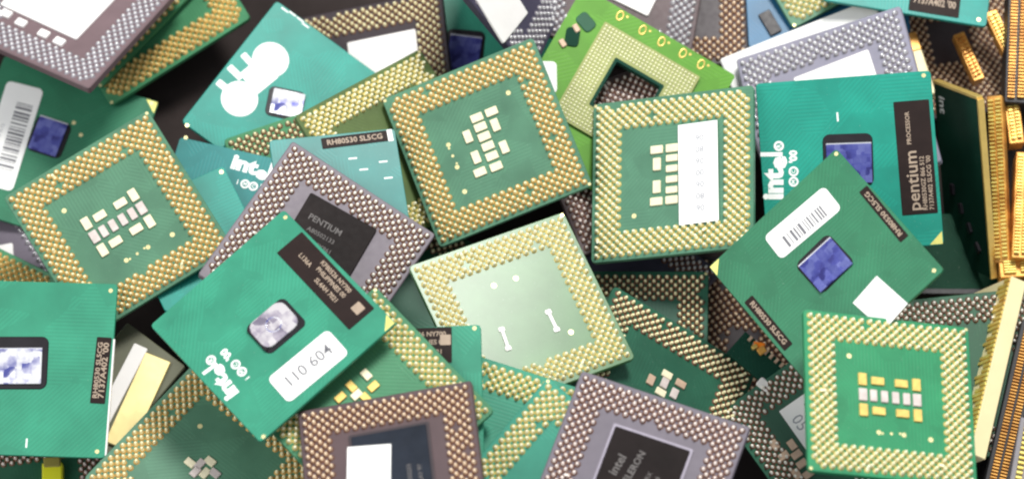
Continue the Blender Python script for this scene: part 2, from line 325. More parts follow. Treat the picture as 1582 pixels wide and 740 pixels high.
# ------------------------------------------------------------------ poses: position (m), rotation, size factor, features (mm on the face)
DATA = {
 'Gdarkmid': {'loc': [68.48, -29.89, 13.48], 'R': [[0.1889, -0.982, 0.0042], [0.981, 0.1885, -0.0457], [0.0441, 0.0128, 0.9989]], 's': 0.9945, 'f': [['lid', '', [20.35, 22.37, 7.66, 7.35, -88.1]]]},
 'Gpurpgap': {'loc': [28.81, -13.14, 22.22], 'R': [[0.6076, -0.7918, 0.0628], [0.7761, 0.6087, 0.1651], [-0.1689, -0.0516, 0.9843]], 's': 0.9596, 'f': []},
 'Gpink': {'loc': [34.99, 25.0, 27.47], 'R': [[-0.3616, -0.9323, 0.0081], [0.9322, -0.3617, -0.013], [0.0151, 0.0028, 0.9999]], 's': 0.9927, 'f': []},
 'Pgap': {'loc': [-26.08, -19.84, 18.48], 'R': [[0.4925, -0.8703, -0.0006], [0.8703, 0.4925, 0.0083], [-0.0069, -0.0046, 1.0]], 's': 0.9892, 'f': []},
 'Gtr': {'loc': [134.09, 66.73, 12.48], 'R': [[0.9489, -0.1961, 0.2471], [0.2117, 0.9766, -0.0377], [-0.2339, 0.088, 0.9683]], 's': 0.956, 'f': []},
 'Pbl': {'loc': [-142.09, -78.96, 2.76], 'R': [[0.9874, -0.1577, 0.0116], [0.1575, 0.9874, 0.0147], [-0.0137, -0.0127, 0.9998]], 's': 0.9884, 'f': []},
 'Gleft': {'loc': [-158.81, -5.87, 7.86], 'R': [[0.849, -0.508, -0.145], [0.5277, 0.829, 0.1852], [0.0261, -0.2338, 0.9719]], 's': 0.9665, 'f': [['lid', '', [6.98, 2.02, 8.51, 7.56, -23.8]]]},
 'Porange': {'loc': [-164.92, -21.48, 13.77], 'R': [[0.4538, -0.8675, -0.2037], [0.8786, 0.4738, -0.0604], [0.1489, -0.1515, 0.9772]], 's': 0.9612, 'f': []},
 'C9': {'loc': [-10.7, 62.81, 14.48], 'R': [[0.9926, 0.1212, 0.0063], [-0.1212, 0.9926, -0.0056], [-0.0069, 0.0048, 1.0]], 's': 0.9844, 'f': [['die', 'b', [-3.85, -1.94, 9.91, 12.03, -0.4]], ['frame', '', [-3.82, -1.39, 12.08, 15.68, 2.0]]]},
 'Copper': {'loc': [47.47, 81.38, 18.48], 'R': [[0.998, 0.0051, -0.0631], [-0.0057, 0.9999, -0.0108], [0.063, 0.0112, 0.9979]], 's': 0.9967, 'f': []},
 'Cblue': {'loc': [95.48, 85.88, 22.48], 'R': [[0.9994, -0.0278, -0.0184], [0.0283, 0.9993, 0.0264], [0.0177, -0.0269, 0.9995]], 's': 0.9908, 'f': [['die', 'k', [-17.91, -16.97, 3.86, 7.94, 26.3]]]},
 'Pcream': {'loc': [94.93, 99.51, 27.71], 'R': [[0.8782, -0.4783, -0.0094], [0.4765, 0.8764, -0.07], [0.0417, 0.057, 0.9975]], 's': 1.0038, 'f': []},
 'Gwhite': {'loc': [94.22, 41.66, 27.05], 'R': [[0.3483, 0.9298, -0.1188], [-0.937, 0.3417, -0.0728], [-0.0271, 0.1367, 0.9902]], 's': 1.0004, 'f': []},
 'G8': {'loc': [33.92, 83.54, 26.08], 'R': [[0.9791, 0.1722, 0.1087], [-0.1679, 0.9847, -0.047], [-0.1151, 0.0278, 0.993]], 's': 0.9885, 'f': [['lid', '', [4.91, -3.38, 13.69, 15.04, -15.2]]]},
 'D1': {'loc': [133.67, -0.74, 12.48], 'R': [[1.0, 0.0087, 0.0023], [-0.0087, 0.9999, -0.0052], [-0.0023, 0.0052, 1.0]], 's': 0.9963, 'f': []},
 'C10': {'loc': [121.47, 91.52, 33.99], 'R': [[0.9867, 0.1497, 0.0629], [-0.1507, 0.9885, 0.0115], [-0.0605, -0.0208, 0.998]], 's': 1.0, 'f': [['label', 's', [8.48, -17.23, 15.29, 12.56, 0.2]], ['dot', '', [22.25, -22.83]]]},
 'P15': {'loc': [131.22, -43.9, 28.47], 'R': [[0.994, -0.1078, 0.0171], [0.1078, 0.9942, 0.0041], [-0.0174, -0.0022, 0.9998]], 's': 0.996, 'f': []},
 'G7': {'loc': [0.16, 80.53, 42.47], 'R': [[0.5751, 0.3284, 0.7492], [-0.4728, 0.8808, -0.0232], [-0.6676, -0.3409, 0.6619]], 's': 0.9882, 'f': [['lid', '', [1.42, -15.98, 20.3, 16.81, -11.4]]]},
 'B1': {'loc': [31.41, 38.01, 34.29], 'R': [[0.4808, -0.8649, 0.1444], [0.8763, 0.4681, -0.1141], [0.0311, 0.1814, 0.9829]], 's': 1.0661, 'f': [['grid', '', [18.88, 14.6, 18.95, -13.28]], ['ring', '', [22.82, 11.72]], ['ring', '', [22.55, 4.23]], ['ring', '', [22.37, -1.97]], ['ring', '', [22.57, -8.79]], ['ring', '', [22.45, -14.74]], ['blk', '', [10.34, 20.37]], ['blk', '', [16.11, 19.15]]]},
 'G6': {'loc': [-42.96, 52.85, 17.26], 'R': [[0.9706, -0.1106, -0.2139], [0.1247, 0.9907, 0.0538], [0.2059, -0.0789, 0.9754]], 's': 1.0031, 'f': [['lid', '', [4.85, 2.43, 21.52, 21.31, 0.3]]]},
 'C8': {'loc': [-138.75, 31.35, 10.3], 'R': [[0.2957, -0.9551, 0.017], [0.9547, 0.2948, -0.04], [0.0332, 0.028, 0.9991]], 's': 1.0032, 'f': [['die', 'b', [4.19, 3.48, 8.97, 10.7, -91.2]], ['frame', '', [4.26, 3.24, 11.13, 11.64, -90.8]], ['sticker', 'b', [1.05, 14.67, 33.32, 11.56, 2.8]], ['dot', '', [23.7, -22.81]], ['dot', '', [10.78, -2.4]], ['dot', '', [7.73, -5.74]]]},
 'a3': {'loc': [-113.33, 79.71, 15.44], 'R': [[0.8464, -0.5066, -0.1645], [0.5117, 0.8591, -0.0129], [0.1479, -0.0733, 0.9863]], 's': 1.0121, 'f': []},
 'a2': {'loc': [-125.99, 84.83, 19.94], 'R': [[0.6819, -0.7285, -0.0661], [0.7223, 0.6848, -0.0965], [0.1156, 0.0181, 0.9931]], 's': 1.0079, 'f': []},
 'G4': {'loc': [-132.31, 70.82, 31.71], 'R': [[0.5317, -0.8438, -0.0735], [0.8014, 0.4731, 0.366], [-0.274, -0.2535, 0.9277]], 's': 1.0, 'f': [['lid', '', [3.68, 4.47, 28.83, 29.4, -1.1]], ['pad', '', [-12.61, 15.42]], ['pad', '', [-13.44, 9.1]], ['pad', '', [-13.77, 0.25]], ['pad', '', [-14.07, -5.85]]]},
 'C5': {'loc': [-65.26, 40.64, 24.36], 'R': [[0.8082, 0.5643, 0.1684], [-0.5656, 0.8235, -0.0449], [-0.164, -0.059, 0.9847]], 's': 0.9777, 'f': [['blob', '', [-14.95, 7.99, -10.38, 11.58]], ['blob', '', [-15.1, -8.02, -10.72, -4.6]], ['neck', '', [-15.44, 1.63, 7.05, 5.12, -12.3]], ['tab', '', [-21.08, 3.71, 3.56, 2.06, -11.7]], ['tab', '', [-21.7, -2.02, 4.18, 2.13, -8.3]], ['tab', '', [-21.12, -7.85, 5.1, 2.25, -2.7]], ['die', 'w', [-2.52, -0.37, 9.84, 8.1, 25.2]], ['tick', '', [-21.01, 23.84]], ['tick', '', [-18.37, 24.31]], ['tick', '', [-15.36, 24.26]], ['tick', '', [-12.98, 23.72]], ['dot', '', [-22.71, -24.73]]]},
 'P13': {'loc': [-54.3, 13.51, 30.25], 'R': [[0.9429, -0.3317, -0.0308], [0.3309, 0.9432, -0.029], [0.0387, 0.0172, 0.9991]], 's': 1.0024, 'f': []},
 'P12': {'loc': [-32.73, 23.01, 36.64], 'R': [[0.7547, -0.5381, 0.3753], [0.5695, 0.8214, 0.0324], [-0.3257, 0.1893, 0.9263]], 's': 0.9623, 'f': []},
 'C7': {'loc': [-80.34, -1.77, 34.75], 'R': [[0.9709, 0.2391, -0.0113], [-0.2387, 0.9707, 0.0293], [0.0179, -0.0258, 0.9995]], 's': 0.9979, 'f': [['logo', '', [-0.24, 20.45, 14.55, 5.12, -3.2]], ['mark', '', [0.82, 14.75, 11.66, 2.7, -2.7]], ['dot', '', [-23.0, 24.94]]]},
 'C7b': {'loc': [-92.55, -5.28, 39.19], 'R': [[0.4455, 0.8933, 0.06], [-0.8953, 0.4443, 0.033], [0.0028, -0.0684, 0.9977]], 's': 1.0023, 'f': [['dot', '', [-15.48, 15.66]]]},
 'C6': {'loc': [-49.24, 3.64, 50.26], 'R': [[0.9729, -0.1621, 0.1647], [0.1592, 0.9868, 0.0307], [-0.1675, -0.0037, 0.9859]], 's': 0.9785, 'f': [['label', 's', [6.49, 17.64, 20.01, 3.41, 1.7]], ['tick', '', [7.81, 8.02]], ['tick', '', [5.05, 11.82]], ['tick', '', [13.97, 9.88]], ['tick', '', [14.74, 4.63]], ['sticker', 'w', [17.28, 17.95, 1.58, 3.73, 1.8]]]},
 'P1': {'loc': [-114.47, -2.07, 44.08], 'R': [[0.8473, -0.5305, -0.0252], [0.5268, 0.8455, -0.0871], [0.0675, 0.0605, 0.9959]], 's': 0.9927, 'f': []},
 'Golive': {'loc': [-113.9, -48.44, 31.47], 'R': [[0.7931, 0.6091, 0.0029], [-0.6091, 0.793, 0.012], [0.005, -0.0113, 0.9999]], 's': 0.9987, 'f': [['strip', '', [-0.2, 1.54, 4.43, 24.96, 12.8]], ['gold', '', [7.08, 0.12, 7.0, 28.95, 15.4]]]},
 'P6': {'loc': [-86.64, -75.17, 44.46], 'R': [[0.6347, -0.7728, 0.0017], [0.7611, 0.6255, 0.1717], [-0.1337, -0.1076, 0.9852]], 's': 1.0, 'f': [['cap', '', [-2.02, 4.47]], ['cap', '', [-0.57, 2.07]], ['cap', '', [1.9, 0.33]], ['cap', '', [-3.18, 1.45]], ['cap', '', [-1.73, -0.94]], ['cap', '', [0.02, -3.07]], ['dot', '', [8.31, 10.03]]]},
 'G1': {'loc': [-55.59, -15.28, 55.45], 'R': [[0.8366, 0.5206, 0.1705], [-0.53, 0.8479, 0.0116], [-0.1386, -0.1001, 0.9853]], 's': 0.9994, 'f': [['lid', '', [0.18, 0.83, 21.93, 28.71, 4.1]]]},
 'P2': {'loc': [-7.47, 23.03, 43.29], 'R': [[0.3594, 0.9246, -0.1263], [-0.9305, 0.3449, -0.1232], [-0.0704, 0.1618, 0.9843]], 's': 0.9735, 'f': []},
 'P10': {'loc': [32.22, -36.89, 29.52], 'R': [[0.996, 0.0305, -0.0845], [-0.0297, 0.9995, 0.0112], [0.0847, -0.0086, 0.9964]], 's': 1.0, 'f': []},
 'P8': {'loc': [41.43, -54.47, 42.4], 'R': [[0.8381, 0.3614, 0.4086], [-0.4177, 0.9069, 0.0548], [-0.3508, -0.2166, 0.9111]], 's': 1.0024, 'f': [['cap', '', [-3.83, 4.13]], ['cap', '', [0.05, 8.31]], ['cap', '', [0.3, 5.5]], ['cap', '', [4.86, 8.05]], ['cap', '', [0.27, 2.31]], ['cap', '', [4.18, 4.23]]]},
 'P9': {'loc': [92.59, -62.56, 40.47], 'R': [[0.8129, -0.5247, -0.2527], [0.5458, 0.8378, 0.0162], [0.2032, -0.1511, 0.9674]], 's': 0.9803, 'f': [['sticker', 't', [-4.68, 6.34, 15.1, 11.97, 89.4]], ['cap', '', [-17.33, 6.51]], ['cap', '', [-17.06, 2.15]], ['cap', '', [-13.18, 3.4]], ['cap', '', [-13.77, 0.18]], ['cap', '', [-14.09, -2.99]], ['cap', '', [-17.07, -4.65]], ['cap', '', [-14.32, -6.7]]]},
 'P4': {'loc': [2.77, -32.52, 55.22], 'R': [[0.9008, -0.41, 0.1428], [0.3921, 0.9095, 0.1379], [-0.1865, -0.0682, 0.9801]], 's': 0.9965, 'f': [['bar', '', [-7.69, -2.92, -8.36, -8.91]], ['bar', '', [7.2, -2.7, 7.18, -8.55]], ['dot', '', [10.7, -10.75]], ['dot', '', [-4.07, 10.49]], ['dot', '', [2.84, 10.3]]]},
 'P11a': {'loc': [-7.45, -74.5, 63.95], 'R': [[0.3176, -0.9482, -0.0114], [0.9482, 0.3175, 0.0072], [-0.0032, -0.0131, 0.9999]], 's': 0.9945, 'f': []},
 'C11': {'loc': [-32.75, -65.67, 67.42], 'R': [[0.9975, -0.0282, -0.0641], [0.029, 0.9995, 0.0115], [0.0638, -0.0133, 0.9979]], 's': 1.0, 'f': [['label', 'a', [7.67, 19.39, 17.64, 10.43, -0.9]], ['dot', '', [22.96, 23.77]]]},
 'P7': {'loc': [-39.66, -64.63, 71.31], 'R': [[0.7334, -0.6797, -0.0083], [0.6798, 0.7333, 0.011], [-0.0014, -0.0137, 0.9999]], 's': 0.9976, 'f': [['cap', '', [5.57, 7.25]], ['cap', '', [4.76, 3.39]], ['cap', '', [0.27, 7.57]], ['cap', '', [-0.3, 4.77]], ['cap', '', [-4.1, 7.29]], ['cap', '', [0.92, 2.36]]]},
 'slotbit': {'loc': [71.42, -40.92, 34.47], 'R': [[0.7508, 0.6606, -0.0001], [-0.6606, 0.7508, -0.0005], [-0.0002, 0.0005, 1.0]], 's': 0.9993, 'f': []},
 'P11b': {'loc': [12.79, -91.09, 72.17], 'R': [[0.6446, -0.764, -0.0275], [0.764, 0.6451, -0.0141], [0.0285, -0.012, 0.9995]], 's': 0.9862, 'f': []},
 'G5': {'loc': [95.94, 34.72, 39.18], 'R': [[0.9255, -0.187, -0.3293], [0.2079, 0.9777, 0.0293], [0.3165, -0.0956, 0.9438]], 's': 1.046, 'f': [['lid', '', [2.09, 5.05, 22.75, 17.79, 3.4]]]},
 'C2': {'loc': [97.9, 13.86, 50.37], 'R': [[-0.0621, -0.9935, -0.095], [0.9764, -0.0408, -0.212], [0.2067, -0.1059, 0.9727]], 's': 1.0277, 'f': [['die', 'f', [-0.05, -0.01, 11.24, 12.76, -2.3]], ['frame', '', [1.08, 0.22, 14.93, 14.12, -2.4]], ['label', 'p', [0.43, -18.72, 32.29, 10.02, 0.3]], ['logo', '', [-0.59, 21.32, 15.87, 6.39, -4.0]], ['mark', '', [-0.82, 15.75, 13.28, 2.56, -4.1]], ['dot', '', [23.49, -22.71]], ['tick', '', [13.53, 2.29]]]},
 'P3': {'loc': [46.61, 11.79, 47.08], 'R': [[0.022, -0.9293, -0.3687], [0.9996, 0.0147, 0.0226], [-0.0156, -0.3691, 0.9293]], 's': 1.0021, 'f': [['sticker', 'f', [-0.64, -8.23, 30.88, 12.06, 1.0]]]},
 'C3': {'loc': [88.0, -23.9, 69.27], 'R': [[-0.5602, -0.7213, -0.4073], [0.7977, -0.6022, -0.0307], [-0.2232, -0.3421, 0.9128]], 's': 1.0012, 'f': [['sticker', 'b', [14.83, -3.76, 22.47, 8.92, -92.9]], ['die', 'b', [0.22, -0.88, 12.19, 10.35, -90.5]], ['frame', '', [0.96, -0.87, 13.13, 12.41, -88.1]], ['label', 's', [-0.05, -22.56, 19.83, 2.92, -1.9]], ['sticker', 'w', [-19.21, -5.35, 12.54, 10.09, -173.5]], ['label', 's', [-0.61, 22.08, 19.37, 3.06, 179.5]], ['dot', '', [23.47, -23.8]], ['dot', '', [-22.89, -22.54]]]},
 'C4': {'loc': [-139.96, -45.7, 43.58], 'R': [[0.0444, -0.9965, -0.0712], [0.9959, 0.0498, -0.0755], [0.0788, -0.0675, 0.9946]], 's': 1.0257, 'f': [['frame', '', [1.4, 1.24, 15.78, 14.98, -88.3]], ['die', 's', [0.31, 1.79, 13.76, 10.07, -87.9]], ['label', 's', [-0.02, -21.81, 18.82, 4.22, -1.9]], ['dot', '', [22.78, -22.89]], ['dot', '', [-22.93, -22.41]], ['tick', '', [-21.19, -2.39]]]},
 'P5': {'loc': [103.85, -64.41, 79.65], 'R': [[0.9731, 0.0097, 0.2301], [-0.0444, 0.9882, 0.1463], [-0.226, -0.1526, 0.9621]], 's': 0.9761, 'f': []},
 'G2': {'loc': [-32.44, -87.58, 82.85], 'R': [[0.9782, -0.1121, -0.1748], [0.1391, 0.9788, 0.1503], [0.1543, -0.1714, 0.9731]], 's': 0.9911, 'f': [['lid', '', [0.3, 1.67, 21.16, 24.21, 0.2]], ['sticker', 'w', [-6.56, 0.41, 12.36, 19.88, -6.3]]]},
 'G3': {'loc': [33.75, -87.3, 78.94], 'R': [[0.9351, 0.3498, -0.0571], [-0.3467, 0.9362, 0.0575], [0.0735, -0.0339, 0.9967]], 's': 0.9972, 'f': [['lid', '', [0.56, -0.37, 21.72, 25.74, 0.1]]]},
 'C1': {'loc': [-66.86, -41.48, 73.39], 'R': [[-0.6506, -0.7402, -0.1698], [0.7317, -0.6708, 0.1209], [-0.2034, -0.0456, 0.978]], 's': 1.0079, 'f': [['die', 'a', [-0.75, -0.1, 9.78, 12.33, 178.7]], ['sticker', 'n', [-17.01, 0.86, 21.53, 9.92, -92.0]], ['label', 'a', [-0.66, -19.07, 32.76, 9.16, 179.0]], ['logo', '', [-1.96, 20.83, 13.71, 4.94, -5.9]], ['mark', '', [-1.7, 15.0, 13.24, 2.34, -2.2]], ['dot', '', [22.48, -23.51]], ['dot', '', [-24.05, 23.02]]]},
 'D2': {'loc': [133.82, 17.1, 26.47], 'R': [[0.3554, -0.11, -0.9282], [-0.4916, 0.8226, -0.2858], [0.795, 0.5579, 0.2383]], 's': 1.0168, 'f': [['txt', '', [-11.35, 20.04]]]},
 'K1': {'loc': [143.97, 16.15, 30.47], 'R': [[0.9493, -0.0212, -0.3136], [-0.0244, 0.9897, -0.1408], [0.3133, 0.1413, 0.9391]], 's': 1.0045, 'f': []},
 'K2': {'loc': [151.84, 7.89, 30.47], 'R': [[0.9961, 0.0881, -0.0026], [-0.0881, 0.9961, -0.0064], [0.002, 0.0066, 1.0]], 's': 1.0006, 'f': []},
 'K0': {'loc': [148.11, 64.02, 24.47], 'R': [[0.9283, -0.3718, -0.003], [0.3718, 0.9283, -0.0023], [0.0036, 0.001, 1.0]], 's': 0.9999, 'f': []},
 'K5': {'loc': [151.37, 57.57, 32.47], 'R': [[0.997, 0.0776, -0.0053], [-0.0778, 0.9965, -0.0303], [0.003, 0.0306, 0.9995]], 's': 1.0033, 'f': []},
 'K6': {'loc': [123.15, 54.61, 24.47], 'R': [[0.9638, -0.2667, 0.0012], [0.2667, 0.9638, -0.005], [0.0001, 0.0051, 1.0]], 's': 1.0006, 'f': []},
 'K3': {'loc': [141.05, -42.82, 34.47], 'R': [[0.8898, 0.262, 0.3736], [-0.2613, 0.9638, -0.0534], [-0.374, -0.0501, 0.9261]], 's': 1.0035, 'f': []},
 'K4': {'loc': [144.58, -56.46, 33.47], 'R': [[0.9658, 0.2593, -0.0068], [-0.2594, 0.9655, -0.0224], [0.0007, 0.0234, 0.9997]], 's': 1.0034, 'f': []},
 'K7': {'loc': [147.26, -70.76, 36.47], 'R': [[0.9778, 0.2097, -0.0], [-0.2096, 0.9777, -0.0102], [-0.0021, 0.0099, 0.9999]], 's': 1.0011, 'f': []},
 'Yj': {'loc': [-135.82, -68.47, 6.02], 'R': [[0.999, -0.0438, 0.0001], [0.0438, 0.999, -0.0012], [-0.0, 0.0012, 1.0]], 's': 0.9999, 'f': []},
 'K8': {'loc': [138.18, 57.98, 22.48], 'R': [[0.9355, -0.3533, 0.0004], [0.3533, 0.9355, -0.0061], [0.0018, 0.0058, 1.0]], 's': 1.0008, 'f': []},
 'K9': {'loc': [149.92, 34.99, 28.47], 'R': [[0.997, -0.0773, -0.0011], [0.0773, 0.997, -0.0038], [0.0014, 0.0037, 1.0]], 's': 1.0003, 'f': []},
 'K10': {'loc': [155.17, 58.02, 34.47], 'R': [[0.9998, 0.0199, -0.0003], [-0.0199, 0.9998, -0.0029], [0.0002, 0.0029, 1.0]], 's': 1.0, 'f': []},
 'K11': {'loc': [149.19, -9.98, 26.47], 'R': [[0.9982, -0.0607, -0.0005], [0.0607, 0.9982, -0.001], [0.0006, 0.001, 1.0]], 's': 0.9996, 'f': []},
}

GROUP = {'P': 'processors lying pin side up', 'C': 'processors lying chip side up', 'G': 'ceramic processors in the heap', 'B': 'circuit boards in the heap', 'K': 'edge connectors in the heap'}
def thing(key, name, label, cat, group=None):
    d = DATA[key]
    o = bpy.data.objects.new(name, None); col.objects.link(o)
    o.empty_display_size = 10
    R = Matrix(d['R']).to_4x4()
    s = 0.001 * d['s']
    o.matrix_world = Matrix.Translation(Vector(d['loc']) * 0.001) @ R @ Matrix.Diagonal((s, s, s, 1))
    o['label'] = label; o['category'] = cat
    if group: o['group'] = group
    return o
def feats(key, kind): return [(f[1], f[2]) for f in DATA[key].get('f', []) if f[0] == kind]

# ---- shared small features
def sticker(t, key, p, z, extra=None):
    cx, cy, w, h, rot = p
    r = 1.6 if key in ('n', 'b') else 0.15
    s = part('sticker', slab(w, h, 0.0, 0.10, min(r, w * 0.3), 0.02, 5), M_PAPER, t, cx, cy, z, rot)
    if key == 'n':
        lettering('printed_number', '110 604', 4.9, M_INK, s, 0, 0, 0.115, bold=0.03)
    if key == 'b':
        rnd = random.Random(int(abs(cx) * 10)); v = []; f = []
        x = -w * 0.32
        while x < w * 0.33:
            bw = rnd.choice((0.28, 0.28, 0.5, 0.8)); b = len(v)
            v += [(x, -h * 0.36, 0.115), (x + bw, -h * 0.36, 0.115), (x + bw, h * 0.08, 0.115), (x, h * 0.08, 0.115)]
            f.append((b, b + 1, b + 2, b + 3)); x += bw + rnd.choice((0.35, 0.5, 0.8))
        bc = part('barcode', mesh("barcode", v, f), M_INK, s); bc['kind'] = 'stuff'
        lettering('printed_number', '3146 0572', 1.5, M_FAINT, s, 0, h * 0.26, 0.115)
    if key == 'f':
        for k in range(-3, 4):
            lettering('printed_number', random.Random(k).choice(('80', '06', '38', '00')), 2.6, M_FAINT, s, k * 3.6, -0.5, 0.115, 90, 0.04)
    if key == 't':
        lettering('printed_number', '7', 5.0, M_INK, s, 4.3, -2.6, 0.115, 180)
        lettering('printed_number', '9', 5.0, M_FAINT, s, -1.0, -2.6, 0.115, 180)
        lettering('printed_number', '05', 5.0, M_FAINT, s, 1.0, 3.0, 0.115, 180)
    return s
def label_plate(t, key, p, z):
    cx, cy, w, h, rot = p
    s = part('label_plate', slab(w, h, 0.0, 0.16, 0.3, 0.05), M_LABEL, t, cx, cy, z, rot)
    if key == 'p':
        me = text_mesh('pentium', 5.2, 0.06, 'LEFT'); o = part('printed_name', me, M_TAN, s, -w * 0.47, h * 0.12, 0.18); o.scale = (w * 0.52 / me['w'], 0.95, 1)
        lettering('printed_text', 'PROCESSOR', 1.7, M_TAN, s, w * 0.26, h * 0.14, 0.18, bold=0.03)
        lettering('printed_text', "RH80530GZ 866 512", 1.75, M_TAN, s, -w * 0.47, -h * 0.17, 0.18, bold=0.03, align='LEFT')
        lettering('printed_text', "7137A402 SL5CG '00", 1.75, M_TAN, s, -w * 0.47, -h * 0.35, 0.18, bold=0.03, align='LEFT')
    elif key == 'a':
        lettering('printed_text', 'L136A', 1.9, M_TAN, s, -w * 0.27, -h * 0.02, 0.18, bold=0.04)
        lettering('printed_text', "KP80526 NY700", 1.9, M_TAN, s, w * 0.04, h * 0.31, 0.18, bold=0.04)
        lettering('printed_text', "PHILIPPINES 00", 1.9, M_TAN, s, w * 0.05, h * 0.08, 0.18, bold=0.04)
        lettering('printed_text', "SL4AH 7021", 1.9, M_TAN, s, w * 0.08, -h * 0.19, 0.18, bold=0.04)
        part('code_patch', slab(3.0, 3.0, 0, 0.03, 0.2, 0.01), M_TAN, s, w * 0.40, h * 0.14, 0.16)
    else:
        rows = 1 if h < 3.6 else 2
        for r_ in range(rows):
            yy = 0 if rows == 1 else (0.2 - 0.4 * r_) * h
            me = text_mesh(('RH80530 SL5CG', "7137A402 '00")[r_], 2.0, 0.05)
            o = part('printed_text', me, M_TAN, s, 0, yy, 0.18)
            sx = w * 0.84 / me["w"]; sy = min(sx * 1.4, h * 0.34 / me["h"] * (1.5 if rows == 1 else 1))
            o.scale = (sx, max(sy, sx * 0.8), 1)
    return s
def fit_text(name, body, t, x, y, z, rot, w, h, bold=0.3):
    me = text_mesh(body, 6.0, bold)
    o = part(name, me, M_WHITE, t, x, y, z, rot)
    o.scale = (w / me["w"], h / me["h"], 1)
    return o
def logo(t, p, z):
    cx, cy, w, h, rot = p
    fit_text('maker_mark', 'int', t, *local(cx, cy, rot, -w * 0.24, h * 0.0), z, rot, w * 0.56, h * 0.92)
    fit_text('maker_mark', 'e', t, *local(cx, cy, rot, w * 0.15, -h * 0.20), z, rot, w * 0.24, h * 0.62)
    fit_text('maker_mark', 'l', t, *local(cx, cy, rot, w * 0.305, h * 0.05), z, rot, w * 0.075, h * 0.98, 0.1)
    r_ = part('registered_mark', torus(1.15, 0.36), M_WHITE, t, *local(cx, cy, rot, w * 0.45, -h * 0.22), z, rot)
    r_.scale = (1, 1, 0.1)
    lettering('registered_mark', 'R', 1.7, M_WHITE, t, *local(cx, cy, rot, w * 0.45, -h * 0.22), z, rot, bold=0.05)
def mark(t, p, z):
    cx, cy, w, h, rot = p
    lettering('printed_mark', 'i', 2.2, M_WHITE, t, *local(cx, cy, rot, -w * 0.44, 0), z, rot, bold=0.06)
    for u, ch in ((-0.24, 'M'), (-0.02, 'C')):
        r_ = part('ring_mark', torus(1.15, 0.32), M_WHITE, t, *local(cx, cy, rot, w * u, 0), z, rot)
        r_.scale = (1, 1, 0.1)
        lettering('printed_mark', ch, 1.5, M_WHITE, t, *local(cx, cy, rot, w * u, 0), z, rot, bold=0.04)
    lettering('printed_mark', "'00", 3.0, M_WHITE, t, *local(cx, cy, rot, w * 0.30, 0), z, rot, bold=0.14)

# ---- pin-side processor
CAP_A = [(-8, 4.7, 'v'), (-3.5, 4.6, 'h'), (3.5, 4.6, 'h'), (8, 4.7, 'v'), (-8, 0, 'v'), (-4.9, 0, 's'), (-1.65, 0, 's'), (1.65, 0, 's'), (4.9, 0, 's'), (8, 0, 'v'),
         (-8, -4.7, 'v'), (-3.5, -4.6, 'h'), (3.5, -4.6, 'h'), (8, -4.7, 'v')]
CAP_B = [(-8.1, 4.8, 'v'), (-3.8, 4.4, 'h'), (3.6, 4.4, 'h'), (-8.1, 0, 'v'), (-5, 0, 'v'), (-1.8, 0, 'v'), (1.4, 0, 'v'), (4.7, 0, 'v'), (8.2, 0, 'v'),
         (-3.7, -4.6, 'h'), (3.2, -4.6, 'h'), (7.9, -5.1, 'v')]
CSIZE = {'v': (2.5, 3.8), 'h': (3.9, 2.4), 's': (2.1, 3.6)}
def caps(t, items, mats, z=0.0):
    for i, (x, y, k) in enumerate(items):
        w, h = CSIZE[k]
        m = mats[i % len(mats)] if k != 's' or len(mats) == 1 else mats[-1]
        part('capacitor', slab(w, h, -0.1, 0.62, 0.25, 0.15), m, t, x, y, z)
def pin_processor(key, label, board='sage', pins='gold', collar='gold', pattern=None, capm=None, pm=0, name='pin_grid_processor'):
    t = thing(key, name, label, 'processor', GROUP['P'])
    part('board', slab(49.5, 49.5, -1.6, 0, 1.2, 0.18), GREEN[board], t)
    p = part('pins', pin_mesh(('p370', pm), 18, 13, pm), (PIN[pins], PADM[collar]), t); p['kind'] = 'stuff'
    capm = capm or [M_CAP]
    if pattern: caps(t, pattern, capm)
    for i, (_, q) in enumerate(feats(key, 'cap')):
        part('capacitor', slab(2.2, 3.2, -0.1, 0.62, 0.2, 0.15), capm[i % len(capm)], t, q[0], q[1], 0, (0, 90, 0, 90, 90)[i % 5])
    if pattern:
        for x, y, r in ((-11.6, 11.6, 0.75), (11.6, -11.6, 0.75), (-3.7, -11, 0.7), (-2.6, -11.2, 0.35), (0, -11, 0.45), (3.7, -11, 0.7), (2.6, -10.7, 0.35)):
            part('gold_dot', disc(r, -0.05, 0.06), M_DOT, t, x, y, 0)
    for _, q in feats(key, 'dot'): part('gold_dot', disc(0.75, -0.05, 0.06), M_DOT, t, q[0], q[1], 0)
    for _, q in feats(key, 'bar'):
        dx, dy = q[2] - q[0], q[3] - q[1]
        b = part('solder_bar', slab(math.hypot(dx, dy), 1.0, -0.05, 0.4, 0.4, 0.15), M_PALELID, t, (q[0] + q[2]) / 2, (q[1] + q[3]) / 2, 0, math.degrees(math.atan2(dy, dx)))  # raised white bar with end pads, painting in a glint
        for e in (-1, 1): part('solder_pad', slab(1.5, 1.9, -0.05, 0.34, 0.4, 0.15), M_PALELID, t, (q[0] + q[2]) / 2 + e * dx / 2, (q[1] + q[3]) / 2 + e * dy / 2, 0, math.degrees(math.atan2(dy, dx)))
    for k, q in feats(key, 'sticker'): sticker(t, k, q, 0.64)
    for sx in (-1, 1): part('corner_pad', disc(0.5, -0.05, 0.05), M_DOT, t, sx * 24.0, 24.0 * sx, 0)
    return t
